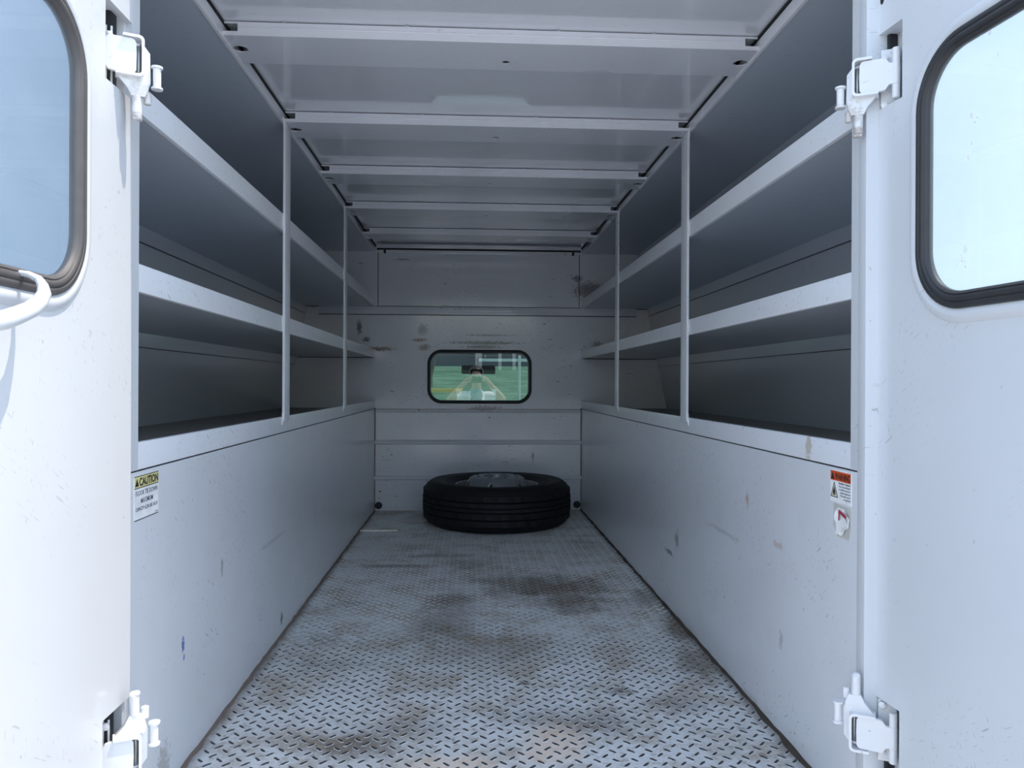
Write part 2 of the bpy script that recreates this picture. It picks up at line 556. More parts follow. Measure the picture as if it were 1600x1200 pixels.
def build_lugs():
    verts, faces = [], []
    P = 0.0372
    L, Wd, H = 0.0125, 0.0036, 0.0017
    nx = int(2 * XA / P) + 1
    ny = int((Y1 - Y0) / P)
    for iy in range(ny + 1):
        for ix in range(nx + 1):
            for k in (0, 1):
                cx = -XA + (ix + 0.5 * k) * P + 0.006
                cy = Y0 + (iy + 0.5 * k) * P + 0.012
                if abs(cx) > XA - 0.014 or cy > Y1 - 0.02:
                    continue
                an = math.radians(47 if k == 0 else 133)
                c, s = math.cos(an), math.sin(an)
                b = len(verts)
                jl = random.uniform(0.9, 1.08)
                for (sc, z) in ((1.0, 0.0), (0.72, H)):
                    for u, v in ((-L, 0), (-L * 0.55, -Wd), (L * 0.55, -Wd), (L, 0), (L * 0.55, Wd), (-L * 0.55, Wd)):
                        uu, vv = u * sc * jl, v * (sc if z == 0 else 0.55)
                        verts.append((cx + uu * c - vv * s, cy + uu * s + vv * c, z))
                for q in range(6):
                    r = (q + 1) % 6
                    faces.append((b + q, b + r, b + 6 + r, b + 6 + q))
                faces.append((b + 6, b + 7, b + 8, b + 9, b + 10, b + 11))
    me = bpy.data.meshes.new('tread_lugs')
    me.from_pydata(verts, [], faces)
    o = link('tread_lugs', me, M_lug, floor)
    o['kind'] = 'stuff'


build_lugs()
for s in (-1, 1):
    bm = bmesh.new()
    n = 90
    prev = None
    for i in range(n + 1):
        y = Y0 + 0.02 + (Y1 - Y0 - 0.03) * i / n
        w = (0.004 if s < 0 else 0.004) + 0.008 * random.random() ** 2
        h = 0.004 + 0.004 * random.random()
        a = [bm.verts.new((s * XA, y, 0)), bm.verts.new((s * XA, y, h)), bm.verts.new((s * (XA - w * 0.6), y, h * 0.5)), bm.verts.new((s * (XA - w), y, 0))]
        if prev:
            for k in range(3):
                bm.faces.new((prev[k], prev[k + 1], a[k + 1], a[k]))
        prev = a
    from_bm('dirty_sealant', bm, M_rustseam if s < 0 else M_mud, floor, auto=60)
ln = box('floor_strip', -0.600, -0.415, 3.884, 3.898, 0.0, 0.008, simple('pale_strip', (0.95, 0.90, 0.76), 0.5), None, 0.0012)  # near-white thin bar across the floor at the left
tag(ln, 'thin pale strip lying on the floor against the left wall', 'strip')

# ------------------------------------------------------------------ side walls
for s, nm, mw in ((-1, 'wall_left', M_wall_l), (1, 'wall_right', M_wall_r)):
    w = empty(nm, (s * XA, Y0, 0))
    side = 'left' if s < 0 else 'right'
    tag(w, 'scuffed white steel side wall with open shelving compartment on the %s of the cargo bay' % side, 'wall', kind='structure')

    def P(o):
        o.parent = w
        o.matrix_parent_inverse = Matrix.Translation((-s * XA, -Y0, 0))
        return o
    P(box('aisle_panel', s * XA, s * (XA + 0.006), 1.2815, Y1, -0.02, ZS - 0.0018, mw))
    P(box('panel_backing', s * (XA + 0.004), s * (XA + 0.012), 1.284, Y1, -0.02, ZS + 0.02, M_seam))
    # sloping outer wall
    bm = bmesh.new()
    a = []
    for z in (0.55, 1.57):
        for t_ in (0.0, 0.02):
            for y in (Y0 + 0.05, Y1):
                a.append(bm.verts.new((s * (xo(z) + t_), y, z)))
    for f in ((0, 1, 5, 4), (2, 6, 7, 3), (0, 4, 6, 2), (1, 3, 7, 5), (0, 2, 3, 1), (4, 5, 7, 6)):
        bm.faces.new([a[i] for i in f])
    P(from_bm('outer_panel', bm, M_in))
    # body corner that closes the compartment at the rear, with the door pillar
    P(box('rear_corner_panel', s * (XA + 0.030), s * 1.16, Y0 + 0.015, Y0 + 0.05, -0.30, 1.60, M_body))
    P(box('door_pillar', s * XA, s * (XA + 0.045), Y0 + 0.005, 1.281, -0.03, 1.57, M_door, None, 0.0015))
    P(box('pillar_flange', s * XA, s * (XA + 0.012), 1.281, 1.311 if s < 0 else 1.3035, ZS + 0.001, ZC, M_door))
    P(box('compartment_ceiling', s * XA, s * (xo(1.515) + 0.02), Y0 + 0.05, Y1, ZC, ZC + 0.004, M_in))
    P(box('lower_skirt', s * (XA + 0.45), s * 1.15, Y0 + 0.02, Y1, -0.30, 0.58, M_body))
    P(box('roof_rail', s * (XA - 0.001), s * (XA + 0.008), Y0 + 0.03, Y1, ZC - 0.004, 1.540, M_beam, None, 0.0015))

# ------------------------------------------------------------------ ceiling
ceil = empty('ceiling', (0, Y0, ZR))
tag(ceil, 'glossy white sheet metal roof lining spanning above the aisle', 'ceiling', kind='structure')


def PC(o, root, loc):
    o.parent = root
    o.matrix_parent_inverse = Matrix.Translation(Vector(loc) * -1)
    return o


PC(box('roof_sheet', -0.66, 0.66, Y0 - 0.0, Y1 + 0.03, ZR, ZR + 0.004, M_roof), ceil, (0, Y0, ZR))
PC(box('outer_roof', -1.0, 1.0, 1.247, Y1 + 0.06, 1.575, 1.61, M_body, None, 0.01), ceil, (0, Y0, ZR))
PC(box('rear_header', -XA, XA, 1.250, 1.280, 1.52, 1.575, M_body), ceil, (0, Y0, ZR))
PC(box('gap_shade_strip', -XA - 0.03, -XA + 0.004, Y0, Y1, 1.5415, 1.5465, M_seam), ceil, (0, Y0, ZR))  # black strips standing in for the shadow gap above each roof rail
PC(box('gap_shade_strip', XA - 0.004, XA + 0.03, Y0, Y1, 1.5415, 1.5465, M_seam), ceil, (0, Y0, ZR))

ords = ['nearest the open rear doors', 'second from the open rear doors', 'in the middle of the five', 'second from the front wall', 'nearest the front wall']
for i, yb in enumerate((1.736, 2.302, 2.857, 3.420, 3.992)):
    r = empty('roof_beam', (0, yb, ZC))
    tag(r, 'white steel roof cross beam %s' % ords[i], 'beam', 'roof cross beams over the aisle')
    holes = [circle(0.027 - 0.004 * i, 0.105, 0.0095, 14), circle(-0.588, 0.072, 0.017, 18), circle(0.588, 0.072, 0.017, 18)]
    plate('flange', [(-0.606, 0), (0.606, 0), (0.606, 0.15), (-0.606, 0.15)], holes, lambda a, b, t: (a, b, t), 0.003, M_beam, r)
    o1 = [(-0.606, 0.003), (0.606, 0.003), (0.606, 0.0095), (0.574, 0.0095), (0.574, 0.027), (0.606, 0.027), (0.606, 0.0305),
          (-0.606, 0.0305), (-0.606, 0.027), (-0.574, 0.027), (-0.574, 0.0095), (-0.606, 0.0095)]
    plate('web', o1, [], lambda a, b, t: (a, t, b), 0.003, M_beam, r)
    box('rear_web', -0.606, 0.606, 0.147, 0.150, 0.003, 0.0315, M_beam, r)
    tube('bead', [(-0.572, 0.0, 0.018), (0.572, 0.0, 0.018)], 0.0014, M_beam, r, 8)
    for xw in (-0.47, -0.2, 0.14, 0.36):
        lathe('weld_spot', [(0.0, 0.0025), (0.004, 0.002), (0.006, 0.0)], M_beam, r, 10).location = (xw, -0.001, 0.0300)

# ------------------------------------------------------------------ front wall (far end)
wb_ = empty('wall_back', (0, Y1, 0))
tag(wb_, 'scratched white steel bulkhead wall at the far end with a small window', 'wall', kind='structure')
PW = lambda o: PC(o, wb_, (0, Y1, 0))
WIN = (-0.303, 0.311, 0.626, 0.944)
hole = rrect(WIN[0] + 0.012, WIN[1] - 0.012, WIN[2] + 0.012, WIN[3] - 0.012, 0.07)
PW(plate('upper_panel', [(-1.14, 0.55), (1.14, 0.55), (1.14, 1.60), (-1.14, 1.60)], [hole], lambda a, b, t: (a, Y1 + t, b), 0.03, M_back))
# lower bulkhead panel with two pressed ribs
prof = [(0.000, 0.0), (0.000, 0.012), (-0.004, 0.014), (-0.004, 0.178), (-0.017, 0.183), (-0.018, 0.198), (-0.004, 0.206), (-0.004, 0.386),
        (-0.017, 0.391), (-0.018, 0.406), (-0.004, 0.414), (-0.004, 0.572), (0.006, 0.590), (0.03, 0.592), (0.03, 0.0)]
bm = bmesh.new()
ra = [bm.verts.new((-XA, Y1 - 0.004 + p[0], p[1])) for p in prof]
rb = [bm.verts.new((XA, Y1 - 0.004 + p[0], p[1])) for p in prof]
for i in range(len(prof)):
    j = (i + 1) % len(prof)
    bm.faces.new((ra[i], ra[j], rb[j], rb[i]))
bm.faces.new(ra)
bm.faces.new(rb[::-1])
PW(from_bm('lower_panel', bm, M_back))
PW(box('panel_seam', -XA, XA, Y1 - 0.003, Y1 + 0.004, 0.5915, 0.5945, M_rustseam))
for s in (-1, 1):
    PW(box('corner_seam', s * (XA - 0.004), s * XA, Y1 - 0.016, Y1 + 0.002, 0.0, 0.60, M_rustseam))
    PW(box('upper_seam', s * 0.590, s * 0.594, Y1 - 0.002, Y1 + 0.002, 1.2, 1.51, M_seam))
PW(box('cross_rail', -0.935, 0.935, Y1 - 0.008, Y1 + 0.002, 1.148, 1.194, M_back, None, 0.002))
PW(box('rail_gap', -0.935, 0.935, Y1 - 0.0022, Y1 + 0.001, 1.1945, 1.1975, M_seam))
PW(box('rail_gap', -0.935, 0.935, Y1 - 0.0022, Y1 + 0.001, 1.1440, 1.1475, M_seam))
PW(box('top_trim', -0.585, 0.585, Y1 - 0.012, Y1 + 0.002, 1.508, 1.524, M_back, None, 0.002))
PW(box('top_gap', -0.60, 0.60, Y1 - 0.003, Y1 + 0.002, 1.524, 1.536, M_seam))
for xc in (-0.553, 0.553):
    PW(box('rubber_clip', xc - 0.007, xc + 0.007, Y1 - 0.018, Y1, 1.504, 1.534, M_rubber, None, 0.003))
for xc, zc in ((-0.583, 0.030), (0.582, 0.031)):
    o = lathe('drain_plug', [(0.0, 0.010), (0.012, 0.010), (0.0205, 0.006), (0.0215, 0.0)], M_rubber, None, 24)
    o.matrix_world = Matrix.Translation((xc, Y1 - 0.008, zc)) @ Matrix.Rotation(math.radians(90), 4, 'X')
    o.parent = wb_
    o.matrix_parent_inverse = Matrix.Translation((0, -Y1, 0))
for xc, zc, r_, m_ in ((0.062, 0.545, 0.006, M_steel), (-0.575, 0.112, 0.0045, M_seam), (-0.580, 0.072, 0.003, M_seam), (-0.541, 0.150, 0.0025, M_seam)):
    o = lathe('bolt' if m_ is M_steel else 'screw_hole', [(0.0, r_ * 0.7), (r_ * 0.7, r_ * 0.5), (r_, 0.0)], m_, None, 12)
    o.matrix_world = Matrix.Translation((xc, Y1 - 0.008, zc)) @ Matrix.Rotation(math.radians(90), 4, 'X')
    o.parent = wb_
    o.matrix_parent_inverse = Matrix.Translation((0, -Y1, 0))

# front window: rubber gasket and slightly leaning pane
win = empty('window_1', ((WIN[0] + WIN[1]) / 2, Y1, (WIN[2] + WIN[3]) / 2))
tag(win, 'small rounded window in the far wall with thick black rubber seal', 'window', kind='structure')
cx_, cz_ = win.location.x, win.location.z


def win_loop(off):
    return [(a - cx_, b - cz_) for a, b in rrect(WIN[0] + off, WIN[1] - off, WIN[2] + off, WIN[3] - off, max(0.02, 0.083 - off), 10)]


ring_profile('rubber_seal', win_loop, [(0.0, 0.0), (0.002, -0.008), (0.008, -0.013), (0.014, -0.012), (0.019, -0.005), (0.020, 0.008), (0.020, 0.03), (0.0, 0.03)],
             lambda a, b, h: (a, h, b), M_rubber, win)
pane = plate('glass_pane', [(a, b) for a, b in win_loop(0.017)], [], lambda a, b, t: (a, t, b), 0.004, M_glass_front, win)
pane.location = (0, 0.006, 0)
pane.rotation_euler = (math.radians(0.43), 0, math.radians(-0.29))

# ------------------------------------------------------------------ shelves and posts
SH = ((1.193, 1.243, 'upper'), (0.895, 0.942, 'middle'), (0.598, 0.644, 'bottom'))
for s, side in ((-1, 'left'), (1, 'right')):
    for z0, z1, lev in SH:
        r = empty('shelf', (s * XA, 2.9, z0))
        bottom = lev == 'bottom'
        tag(r, ('%s steel shelf with %s lip running the length of the %s wall' % (
            {'upper': 'top', 'middle': 'middle', 'bottom': 'lowest dusty'}[lev], 'scuffed white' if bottom else 'white', side)), 'shelf',
            'long steel shelves along both sides of the bay')
        loc = (s * XA, 2.9, z0)
        ff = box('front_lip', s * XA, s * (XA + 0.012), 1.3115 if s < 0 else 1.304, Y1, z0, z1, M_sill if bottom else M_shelf, None, 0.0015)
        PC(ff, r, loc)
        zz = z0
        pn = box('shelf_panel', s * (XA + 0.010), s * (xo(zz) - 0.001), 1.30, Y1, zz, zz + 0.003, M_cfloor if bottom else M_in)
        PC(pn, r, loc)
        if not bottom:
            bm = bmesh.new()
            vs = []
            for z, th in ((zz, 0.0), (zz - 0.042, 0.0)):
                for tt in (0.001, 0.004):
                    for y in (1.30, Y1 - 0.01):
                        vs.append(bm.verts.new((s * (xo(z) - tt), y, z)))
            for f in ((0, 1, 5, 4), (2, 6, 7, 3), (0, 4, 6, 2), (1, 3, 7, 5), (0, 2, 3, 1), (4, 5, 7, 6)):
                bm.faces.new([vs[i] for i in f])
            PC(from_bm('rear_flange', bm, M_in), r, loc)
            PC(box('flange_gap', s * (xo(zz - 0.044) - 0.003), s * (xo(zz - 0.044)), 1.30, Y1 - 0.01, zz - 0.0445, zz - 0.0425, M_softseam), r, loc)
            # return of the shelf along the far wall
            PC(box('end_flange', s * (XA + 0.01), s * (xo(zz) - 0.004), Y1 - 0.003, Y1, zz - 0.003, zz, M_seam), r, loc)
    for yp, wd, nm in ((2.295, 0.066, 'nearer'), (3.385, 0.062, 'farther')):
        r = empty('shelf_post', (s * XA, yp, 0.644))
        tag(r, '%s slim white upright post on the %s shelving' % (nm, side), 'post', 'upright shelf posts')
        bm = bmesh.new()
        add_box(bm, min(0, -s * 0.007), max(0, -s * 0.007), 0, wd, -0.012, 0.868, 0.0012)
        from_bm('post_bar', bm, M_shelf, r, auto=40)
        for zz in (-0.006, 0.275, 0.573, 0.866):
            bm = bmesh.new()
            tube_bm(bm, [(-s * 0.001, -0.002, zz - 0.018), (-s * 0.003, -0.003, zz), (-s * 0.001, -0.002, zz + 0.018)], [0.001, 0.0034, 0.001], 8)
            from_bm('weld_bead', bm, M_shelf, r, auto=60)

# ------------------------------------------------------------------ rear doors
ZB, ZT = -0.02, 1.50
DW = 0.60


def make_door(name, hinge, ang, s, label, gmat, glmat):
    """local frame: +X along the leaf away from the hinge, +Y inner face towards the aisle, Z up"""
    root = empty(name, hinge)
    # leaf runs towards the camera (-Y); s = -1 left door, +1 right door
    ex = Vector((s * math.sin(ang), -math.cos(ang), 0))
    ey = Vector((-s * math.cos(ang), -math.sin(ang), 0))
    root.matrix_world = Matrix(((ex.x, ey.x, 0, hinge[0]), (ex.y, ey.y, 0, hinge[1]), (0, 0, 1, hinge[2]), (0, 0, 0, 1)))
    tag(root, label, 'door', kind='structure')
    g0, g1, zb, zt = (0.140 if s > 0 else 0.158), 0.505, 0.855, 1.257
    pk = 0.098 if s > 0 else 0.092
    hz0, hz1 = (1.207, 1.333) if s > 0 else (1.196, 1.318)
    bz0, bz1 = (0.092, 0.222) if s > 0 else (0.10, 0.241)
    outer = [(0, ZB), (DW, ZB), (DW, ZT), (0, ZT), (0, hz1), (pk, hz1), (pk, hz0), (0, hz0), (0, bz1), (pk, bz1), (pk, bz0), (0, bz0)]
    wh = rrect(g0 + 0.01, g1 - 0.01, zb + 0.01, zt - 0.01, 0.085, 10)
    wh2 = rrect(g0 - 0.042, g1 + 0.042, zb - 0.042, zt + 0.042, 0.12, 10)
    plate('inner_skin', outer, [wh], lambda a, b, t: (a, -t, b), 0.003, M_door, root)
    plate('core_frame', outer, [wh2], lambda a, b, t: (a, -0.003 - t, b), 0.027, M_door, root)
    plate('outer_skin', [(0.012, ZB), (DW, ZB), (DW, ZT), (0.012, ZT)], [wh2], lambda a, b, t: (a, -0.030 - t, b), 0.006, M_body, root)
    box('dark_slot_seal', 0.022, 0.046, -0.029, -0.014, ZB + 0.02, ZT - 0.02, M_rubber, root, 0.004)  # rubber seal, set wide to stand for the dark slot in the pocket

    def lp(off):
        return rrect(g0 + off, g1 - off, zb + off, zt - off, 0.095 - off, 12)
    # pressed rim around the opening
    ring_profile('window_rim', lp, [(-0.022, -0.001), (-0.018, 0.003), (-0.012, 0.0062), (-0.006, 0.0062), (0.000, 0.003), (0.006, 0.0), (0.006, -0.004), (-0.022, -0.004)],
                 lambda a, b, h: (a, h, b), M_door, root, 50)
    ring_profile('window_gasket', lp, [(-0.001, 0.001), (0.001, 0.007), (0.005, 0.0085), (0.008, 0.0085), (0.0095, 0.007), (0.011, 0.0088), (0.015, 0.0095), (0.018, 0.0082),
                                       (0.0195, 0.006), (0.021, 0.0072), (0.025, 0.004), (0.026, -0.002), (0.024, -0.006), (0.0, -0.006), (-0.001, -0.002)],
                 lambda a, b, h: (a, h, b), gmat, root, 45)
    plate('glass_pane', lp(0.022), [], lambda a, b, t: (a, 0.001 - t, b), 0.004, glmat, root)
    if s > 0:
        for k in range(11):
            a0, b0 = 0.222 + random.random() * 0.017, 0.913 + k * 0.0034
            w0, h0 = random.uniform(0.003, 0.008), random.uniform(0.0010, 0.0022)
            plate('glass_stamp_stroke', [(a0, b0), (a0 + w0, b0 + random.uniform(-0.002, 0.002)), (a0 + w0, b0 + h0), (a0 + w0 * 0.4, b0 + h0 * 1.6), (a0, b0 + h0)], [],
                  lambda a, b, t: (a, 0.0012 + t, b), 0.0002, M_fleck, root)
        for a0, b0, r0 in ((0.252, 1.124, 0.003), (0.258, 1.112, 0.002), (0.262, 1.118, 0.0015), (0.252, 1.085, 0.0025), (0.246, 1.066, 0.0032), (0.285, 1.225, 0.003), (0.30, 1.19, 0.0022)):
            plate('paint_fleck', [(a0 + r0 * random.uniform(.6, 1.2) * math.cos(q), b0 + r0 * 1.3 * random.uniform(.6, 1.2) * math.sin(q)) for q in (0, 1, 2, 3, 4, 5.2)], [],
                  lambda a, b, t: (a, 0.0012 + t, b), 0.0002, M_fleck, root)
        o = lathe('lock_hole', [(0.0, 0.0012), (0.0035, 0.0012), (0.0052, 0.0)], M_seam, root, 14)
        o.matrix_basis = Matrix.Translation((0.045, 0.0, 1.388)) @ Matrix.Rotation(math.radians(-90), 4, 'X')
        o.scale = (1, 1.4, 1)
    return root


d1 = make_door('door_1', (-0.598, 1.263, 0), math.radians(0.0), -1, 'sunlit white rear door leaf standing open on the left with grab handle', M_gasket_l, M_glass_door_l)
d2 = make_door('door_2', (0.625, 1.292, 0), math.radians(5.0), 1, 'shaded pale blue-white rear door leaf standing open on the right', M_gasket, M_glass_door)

# curved pull handle on the left door
hp = [(0.318, 0.004, 0.874), (0.320, 0.018, 0.872), (0.321, 0.030, 0.866), (0.327, 0.038, 0.857), (0.336, 0.044, 0.847), (0.352, 0.047, 0.835), (0.372, 0.048, 0.825),
      (0.395, 0.048, 0.817), (0.419, 0.048, 0.810), (0.445, 0.046, 0.805), (0.47, 0.036, 0.802), (0.485, 0.016, 0.801), (0.487, 0.0, 0.801)]
hr = [0.0035, 0.0038, 0.0048, 0.0062, 0.0078, 0.009, 0.0098, 0.0103, 0.0106, 0.0108, 0.0108, 0.0105, 0.0105]
hd = tube('pull_handle', hp, hr, M_door, d1, 16)
hd['label'] = 'curved white pull handle'

# ------------------------------------------------------------------ hinges


def make_hinge(loc, yaw, s, flip, label):
    r = empty('door_hinge', loc)
    # local x towards the door, y towards the aisle camera side, z up (flip turns the pin side up)
    ex = Vector((s * math.cos(yaw), -math.sin(yaw), 0))
    ey = Vector((-s * math.sin(yaw), -math.cos(yaw), 0))
    r.matrix_world = Matrix(((ex.x, ey.x, 0, loc[0]), (ex.y, ey.y, 0, loc[1]), (0, 0, 1, loc[2]), (0, 0, 0, 1)))
    tag(r, label, 'hinge', 'heavy rear door hinges')
    q = -1 if flip else 1
    mm = 0.001

    def pl(name, pts, y0, th, bev=0.0):
        return plate(name, [(a * mm, q * b * mm) for a, b in pts], [], lambda a, b, t: (a, y0 * mm + t, b), th * mm, M_hinge, r)

    def cyl(name, x, y, z0, z1, rad, mat=M_hinge, flange=None):
        bm = bmesh.new()
        zs = [z0, z0 + 1.2 * (1 if z1 > z0 else -1), z1 - 1.2 * (1 if z1 > z0 else -1), z1]
        tube_bm(bm, [(x * mm, y * mm, q * z * mm) for z in zs], [rad * 0.8 * mm, rad * mm, rad * mm, rad * 0.8 * mm], 18)
        if flange:
            for zz in (z0, z1):
                tube_bm(bm, [(x * mm, y * mm, q * (zz - 1.6) * mm), (x * mm, y * mm, q * (zz + 1.6) * mm)], flange * mm, 18)
        return from_bm(name, bm, mat, r, auto=40)

    # strap plate with rounded free end, necking down to the door knuckle
    st = [(38, 17), (24, 18), (19, 25), (15, 26.5), (-14, 26.5), (-18, 25), (-20.5, 20), (-21, 0), (-20.5, -21), (-18, -25.5), (-14, -26.5), (12, -26.5), (18, -25), (24, -17), (38, -16)]
    pl('strap_plate', st, -3, 7)
    cyl('knuckle', 34, -1, 17.5, 43, 6.2)
    cyl('knuckle', 34, -1, -16.5, -40, 6.2)
    cyl('knuckle_core', 34, 0, -18, 19, 6.4)
    # leaf bolted into the door pocket
    leaf = pl('door_leaf', [(12, 50), (40, 50), (40, -52), (12, -52)], -26, 4)
    for bx, bz in ((17, 34), (18, -44)):
        o = lathe('bolt', [(0, 6), (4.0, 5.6), (6.2, 4.2), (6.2, 0.0)], M_hinge, leaf, 6)
        for v in o.data.vertices:
            v.co *= mm
        o.matrix_basis = Matrix.Translation((bx * mm, -20 * mm, q * bz * mm)) @ Matrix.Rotation(math.radians(-90), 4, 'X')
    # C shaped bracket wrapped round the strap
    arc = lambda cx, cz, ra, a0, a1: [(cx + ra * math.cos(math.radians(a0 + (a1 - a0) * k / 5)), cz + ra * math.sin(math.radians(a0 + (a1 - a0) * k / 5))) for k in range(6)]
    co = [(-2, 32)] + arc(-24, 24, 8, 90, 180) + arc(-24, -23, 8, 180, 270) + [(8, -31), (8, -27)] + arc(-23, -22, 5, 270, 180) + arc(-23, 23, 5, 180, 90) + [(-2, 28)]
    pl('c_bracket', co, -16, 24)
    pl('bracket_cheek', [(-28, 28), (-40, 12), (-41, -34), (-36, -50), (-29, -30)], -18, 9)
    pl('tongue', [(-38, -30), (6, -30), (-8, -46), (-14, -58), (-33, -58), (-38, -46)], -14, 10)
    cyl('body_barrel', -50, -6, -9, -42, 6.0, M_hinge, 8.6)
    cyl('pin', -22, -10, -57, -90, 7.2)
    cyl('pin', -37, -16, -48, -66, 6.0)
    cyl('inner_spring', -24, -14, 22, -24, 4.5, M_steel)
    lathe_o = lathe('pin_weld', [(0, 4), (5, 3), (8, 0), (7, -3), (0, -4)], M_hinge, r, 10, rad_fn=lambda i, j, ra, z: ra * (1 + 0.15 * math.sin(j * 2.3)))
    for v in lathe_o.data.vertices:
        v.co *= mm
    lathe_o.location = (-23 * mm, -10 * mm, q * -91 * mm)
    return r


HY = math.radians(28)
make_hinge((0.608, 1.236, 1.255), HY, 1, False, 'upper white hinge bracket with rust streak on the shaded right door')
make_hinge((0.608, 1.236, 0.168), HY, 1, True, 'lower white hinge bracket on the shaded right door')
make_hinge((-0.590, 1.205, 1.245), math.radians(24), -1, False, 'upper white hinge bracket on the sunlit left door')
make_hinge((-0.590, 1.205, 0.170), math.radians(24), -1, True, 'lower white hinge bracket on the sunlit left door')

# ------------------------------------------------------------------ stickers
M_vinyl = simple('white_vinyl', (0.92, 0.93, 0.92), 0.4)
M_yel = simple('faded_yellow_print', (0.72, 0.66, 0.30), 0.45)
M_org = simple('orange_red_print', (0.72, 0.10, 0.025), 0.4)
M_ink = simple('black_print', (0.02, 0.018, 0.018), 0.5)
M_greyink = simple('faded_grey_print', (0.17, 0.19, 0.24), 0.5)
M_red = simple('red_print', (0.40, 0.03, 0.06), 0.45)
M_glue = simple('old_glue', (0.60, 0.59, 0.54), 0.6)
M_cream = simple('cream_print', (0.72, 0.70, 0.55), 0.5)

# left wall: text reads along +Y, facing +X
ML = Matrix(((0, 0, 1, 0), (1, 0, 0, 0), (0, 1, 0, 0), (0, 0, 0, 1)))


def onwall(side, y, z, lift=0.0008):
    if side < 0:
        return Matrix(((0, 0, 1, lift), (1, 0, 0, y), (0, 1, 0, z), (0, 0, 0, 1)))
    return Matrix(((0, 0, -1, -lift), (-1, 0, 0, y), (0, 1, 0, z), (0, 0, 0, 1)))


cl = empty('caution_sticker', (-XA, 1.346, 0.552))
tag(cl, 'small yellow and white CAUTION sticker on the left wall', 'sticker')
x_of = lambda a, b, t: (t, a, b)
plate('backing', rrect(-0.051, 0.049, -0.038, 0.036, 0.002, 3), [], x_of, 0.0005, M_vinyl, cl)
plate('yellow_band', [(-0.0495, 0.0165), (0.0475, 0.0165), (0.0475, 0.0345), (-0.0495, 0.0345)], [], lambda a, b, t: (t + 0.0004, a, b), 0.0004, M_yel, cl)
for b0, b1 in ((0.0345, 0.0358), (0.0150, 0.0163), (-0.0380, -0.0366)):
    plate('border_line', [(-0.050, b0), (0.048, b0), (0.048, b1), (-0.050, b1)], [], lambda a, b, t: (t + 0.0005, a, b), 0.0003, M_ink, cl)
plate('alert_triangle', [(-0.0475, 0.0190), (-0.0335, 0.0190), (-0.0405, 0.0320)], [], lambda a, b, t: (t + 0.0008, a, b), 0.0003, M_ink, cl)
text_mesh('lettering', 'CAUTION', 0.0185, M_ink, cl, onwall(-1, -0.0315, 0.0190, 0.0010), 0.077, 0.0001, 0.0005)
text_mesh('lettering', 'FLOOR TIE DOWN', 0.0115, M_greyink, cl, onwall(-1, -0.045, 0.0030, 0.0008), 0.088, 0.0001, 0.0001)
text_mesh('lettering', 'MAXIMUM', 0.0115, M_greyink, cl, onwall(-1, -0.025, -0.0105, 0.0008), 0.049, 0.0001, 0.0001)
text_mesh('lettering', 'CAPACITY 6,250 LBS. EACH', 0.0085, M_greyink, cl, onwall(-1, -0.045, -0.0225, 0.0008), 0.088, 0.0001, 0.0001)
box('print_code', 0.0006, 0.0010, 0.034, 0.045, -0.0345, -0.0332, M_greyink, cl)

wl = empty('warning_sticker', (XA, 1.337, 0.562))
tag(wl, 'orange and white WARNING sticker on the right wall near the door pillar', 'sticker')
xr_of = lambda k: (lambda a, b, t: (-(t + k), -a, b))
plate('backing', rrect(-0.040, 0.038, -0.029, 0.030, 0.002, 3), [], xr_of(0), 0.0005, M_vinyl, wl)
plate('orange_band', [(-0.0385, 0.010), (0.0355, 0.010), (0.0355, 0.0272), (-0.0385, 0.0272)], [], xr_of(0.0004), 0.0004, M_org, wl)
plate('alert_triangle', [(-0.0365, 0.0120), (-0.0235, 0.0120), (-0.0300, 0.0250)], [], xr_of(0.0008), 0.0003, M_ink, wl)
text_mesh('lettering', 'WARNING', 0.0170, M_ink, wl, onwall(1, 0.0215, 0.0125, 0.0010), 0.055, 0.0001, 0.0004)
plate('pictogram_border', [(-0.0385, -0.0205), (-0.0105, -0.0205), (-0.0245, 0.0078)], [[(-0.0355, -0.0190), (-0.0135, -0.0190), (-0.0245, 0.0040)]], xr_of(0.0005), 0.0003, M_ink, wl)
plate('pictogram_fill', [(-0.0355, -0.0190), (-0.0135, -0.0190), (-0.0245, 0.0040)], [], xr_of(0.0004), 0.0003, M_cream, wl)
plate('flame_pictogram', [(-0.0290, -0.0165), (-0.0205, -0.0165), (-0.0195, -0.012), (-0.0215, -0.006), (-0.0245, -0.001), (-0.0268, -0.006), (-0.0295, -0.0115)], [circle(-0.0248, -0.0140, 0.0016, 8)],
      xr_of(0.0008), 0.0003, M_ink, wl)
for i, tx in enumerate(('Flammable or Explosive', 'Do not transport flammable', 'or volatile materials in', 'unvented compartments', 'This could result in', 'an explosion')):
    a0 = -0.008 + (0.000 if i < 3 else 0.006 if i < 5 else 0.018)
    text_mesh('lettering', tx, 0.0046, M_ink if i == 0 else M_greyink, wl, onwall(1, -a0, 0.0052 - 0.0054 * i, 0.0008), 0.036 - a0 - 0.001, 0.0001, 0.0)

